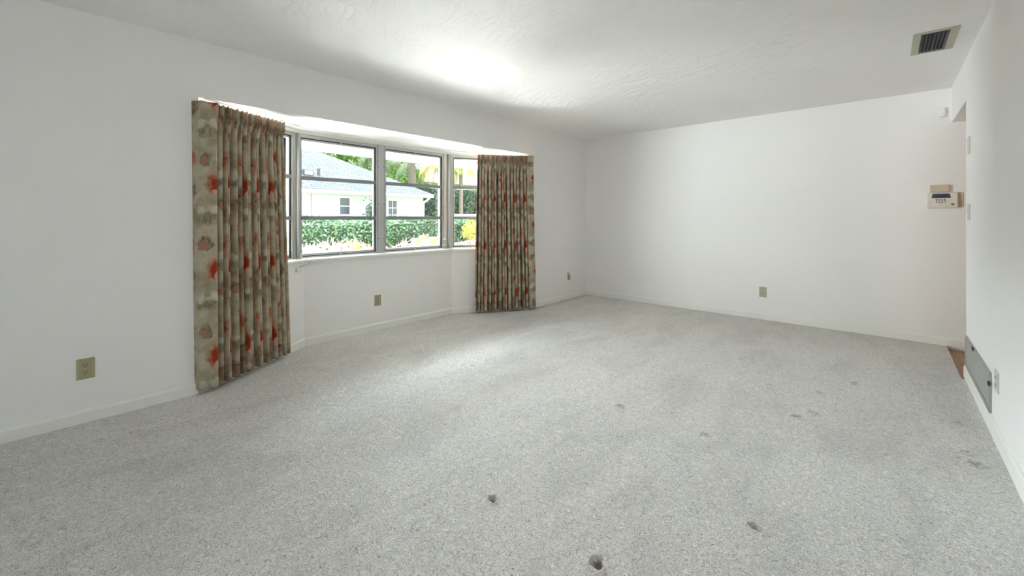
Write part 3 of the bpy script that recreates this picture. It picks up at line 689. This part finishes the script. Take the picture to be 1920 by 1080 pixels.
# yellow crotons
for k, (x, y, z, r_, lb) in enumerate(((-7.6, 3.95, .64, .08, 'small yellow leaved shrub seen in the left centre pane'), (-7.6, 5.55, .60, .15, 'yellow leaved shrub low in the right centre pane'), (-7.8, 6.05, .56, .12, 'smaller yellow shrub right of the one in the right centre pane'), (-8.7, 7.95, .84, .21, 'tall bright yellow shrub seen through the window beside the right curtain'))):
    n = int(500*(r_/.2)**2); p = rg.normal(size=(n, 3))*r_*.55+np.array((x, y, z)); rt = empty('croton_shrub', (x, y, -.3), lb, 'shrub', 'yellow crotons before the hedge')
    foliage('leaves', p, .10, M['l_yel'], rt, up=.6, aspect=.4, seed=20+k); MB().cyl((x, y, -.3), (x, y, z), .02).build('stem', M['bark'], rt)
# tall hedge to the right
n = 22000; p = np.column_stack([-20.6+rg.normal(0, .25, n), rg.uniform(13, 27, n), rg.uniform(-.2, 3.15, n)]); p[:, 2] += .12*np.sin(p[:, 1]*1.7)
th = empty('tall_hedge', (-21, 19, -.3), 'tall dark green hedge wall beyond the neighbouring house, right of its corner', 'hedge')
foliage('leaves', p, .24, M['l_tall'], th, seed=6); MB().box(-21.4, -20.8, 13, 27, -.3, 2.95).build('dark_core', M['l_core'], th)  # dark box again stands in for the inner shade
# bush against the house
n = 900; p = rg.normal(size=(n, 3))*np.array((.16, .17, .30))+np.array((-15.2, 8.7, 1.3)); bs = empty('house_bush', (-15.5, 8.75, -.3), 'slim green bush standing against the pale house wall', 'bush')
foliage('leaves', p, .11, M['l_tall'], bs, seed=7); MB().cyl((-15.5, 8.75, -.3), (-15.5, 8.75, 1.3), .04).build('stem', M['bark'], bs)
# trees behind the roof
for k, (x, y, z, r_, lb) in enumerate(((-28, 10.6, 5.2, 1.7, 'leafy tree crown above the far left of the neighbour roof'), (-28, 14.9, 4.9, 1.9, 'bright green leafy tree behind the sloping edge of the neighbour roof'), (-31, 20.5, 4.4, 1.5, 'leafy tree far back between the palms'))):
    n = 7000; q = rg.normal(size=(n, 3)); q /= np.linalg.norm(q, axis=1)[:, None]; q *= (r_*rg.uniform(.6, 1.05, n))[:, None]*np.array((1, 1.15, .95))
    q += .25*np.sin(q[:, [1, 2, 0]]*4); q += np.array((x, y, z)); rt = empty('leafy_tree', (x, y, -.3), lb, 'tree', 'trees behind the neighbouring house')
    foliage('crown', q, .26, M['l_tree'], rt, seed=30+k); MB().cyl((x, y, -.3), (x, y, z), .22, .12).build('trunk', M['bark'], rt)
# palms
def palm(x, y, ztop, r_, nfr, L_, mt, lb, seed, droop=1.0):
    rg = np.random.default_rng(seed); rt = empty('palm_tree', (x, y, -.3), lb, 'palm', 'palms beyond the neighbouring house')
    MB().tube([(x, y, -.3), (x+.05, y, ztop*.4), (x, y+.05, ztop*.75), (x, y, ztop)], [r_*1.2, r_, r_*.95, r_*.8], 12).build('trunk', M['bark'], rt)
    for k in range(nfr):
        a = 2*math.pi*k/nfr+rg.uniform(-.2, .2); e = rg.uniform(-.1, 1.0); V = []; F = []
        pts = []; p = np.array((x, y, ztop)); dz = e
        for i in range(16):
            dv = np.array((math.cos(a)*math.cos(dz), math.sin(a)*math.cos(dz), math.sin(dz))); pts.append((p.copy(), dv)); p = p+dv*L_/15; dz -= .13*droop*(1+rg.uniform(-.1, .1))
        for i, (p, dv) in enumerate(pts):
            s_ = np.cross(dv, (0, 0, 1.)); s_ /= np.linalg.norm(s_)+1e-6; u_ = np.cross(s_, dv)
            if i < 15:
                q = pts[i+1][0]; n0 = len(V); V += [p+s_*.018, p-s_*.018, q-s_*.014, q+s_*.014]; F.append((n0, n0+1, n0+2, n0+3))
            if i < 2: continue
            ll = L_*.30*math.sin(math.pi*(i/16)**.8)+.06
            for sd_ in (-1, 1):
                for h in range(3):
                    pp = p+dv*L_/45*h; tip = pp+s_*sd_*ll*.62+dv*ll*.5-np.array((0, 0, 1.))*ll*rg.uniform(.35, .75); n0 = len(V)
                    V += [pp, pp+dv*.03, tip, tip-dv*.01]; F.append((n0, n0+1, n0+2, n0+3))
        link('frond', npmesh('frond', np.array(V), np.array(F)), mt, rt, recalc=False)
palm(-23, 15.8, 4.7, .28, 13, 2.0, M['l_palm'], 'thick trunked palm with drooping fronds in the right centre pane', 1)
palm(-24.5, 14.0, 5.3, .14, 12, 2.0, M['l_palm'], 'thin palm with hanging fronds left of the thick trunked palm', 2, 1.2)
palm(-19, 14.9, 4.1, .12, 13, 1.6, M['l_palmy'], 'yellow green palm next to the right edge of the right centre pane', 3, 1.2)
palm(-19, 16.5, 4.3, .12, 14, 1.5, M['l_palmy'], 'yellow green palm seen through the window beside the right curtain', 4, 1.3)
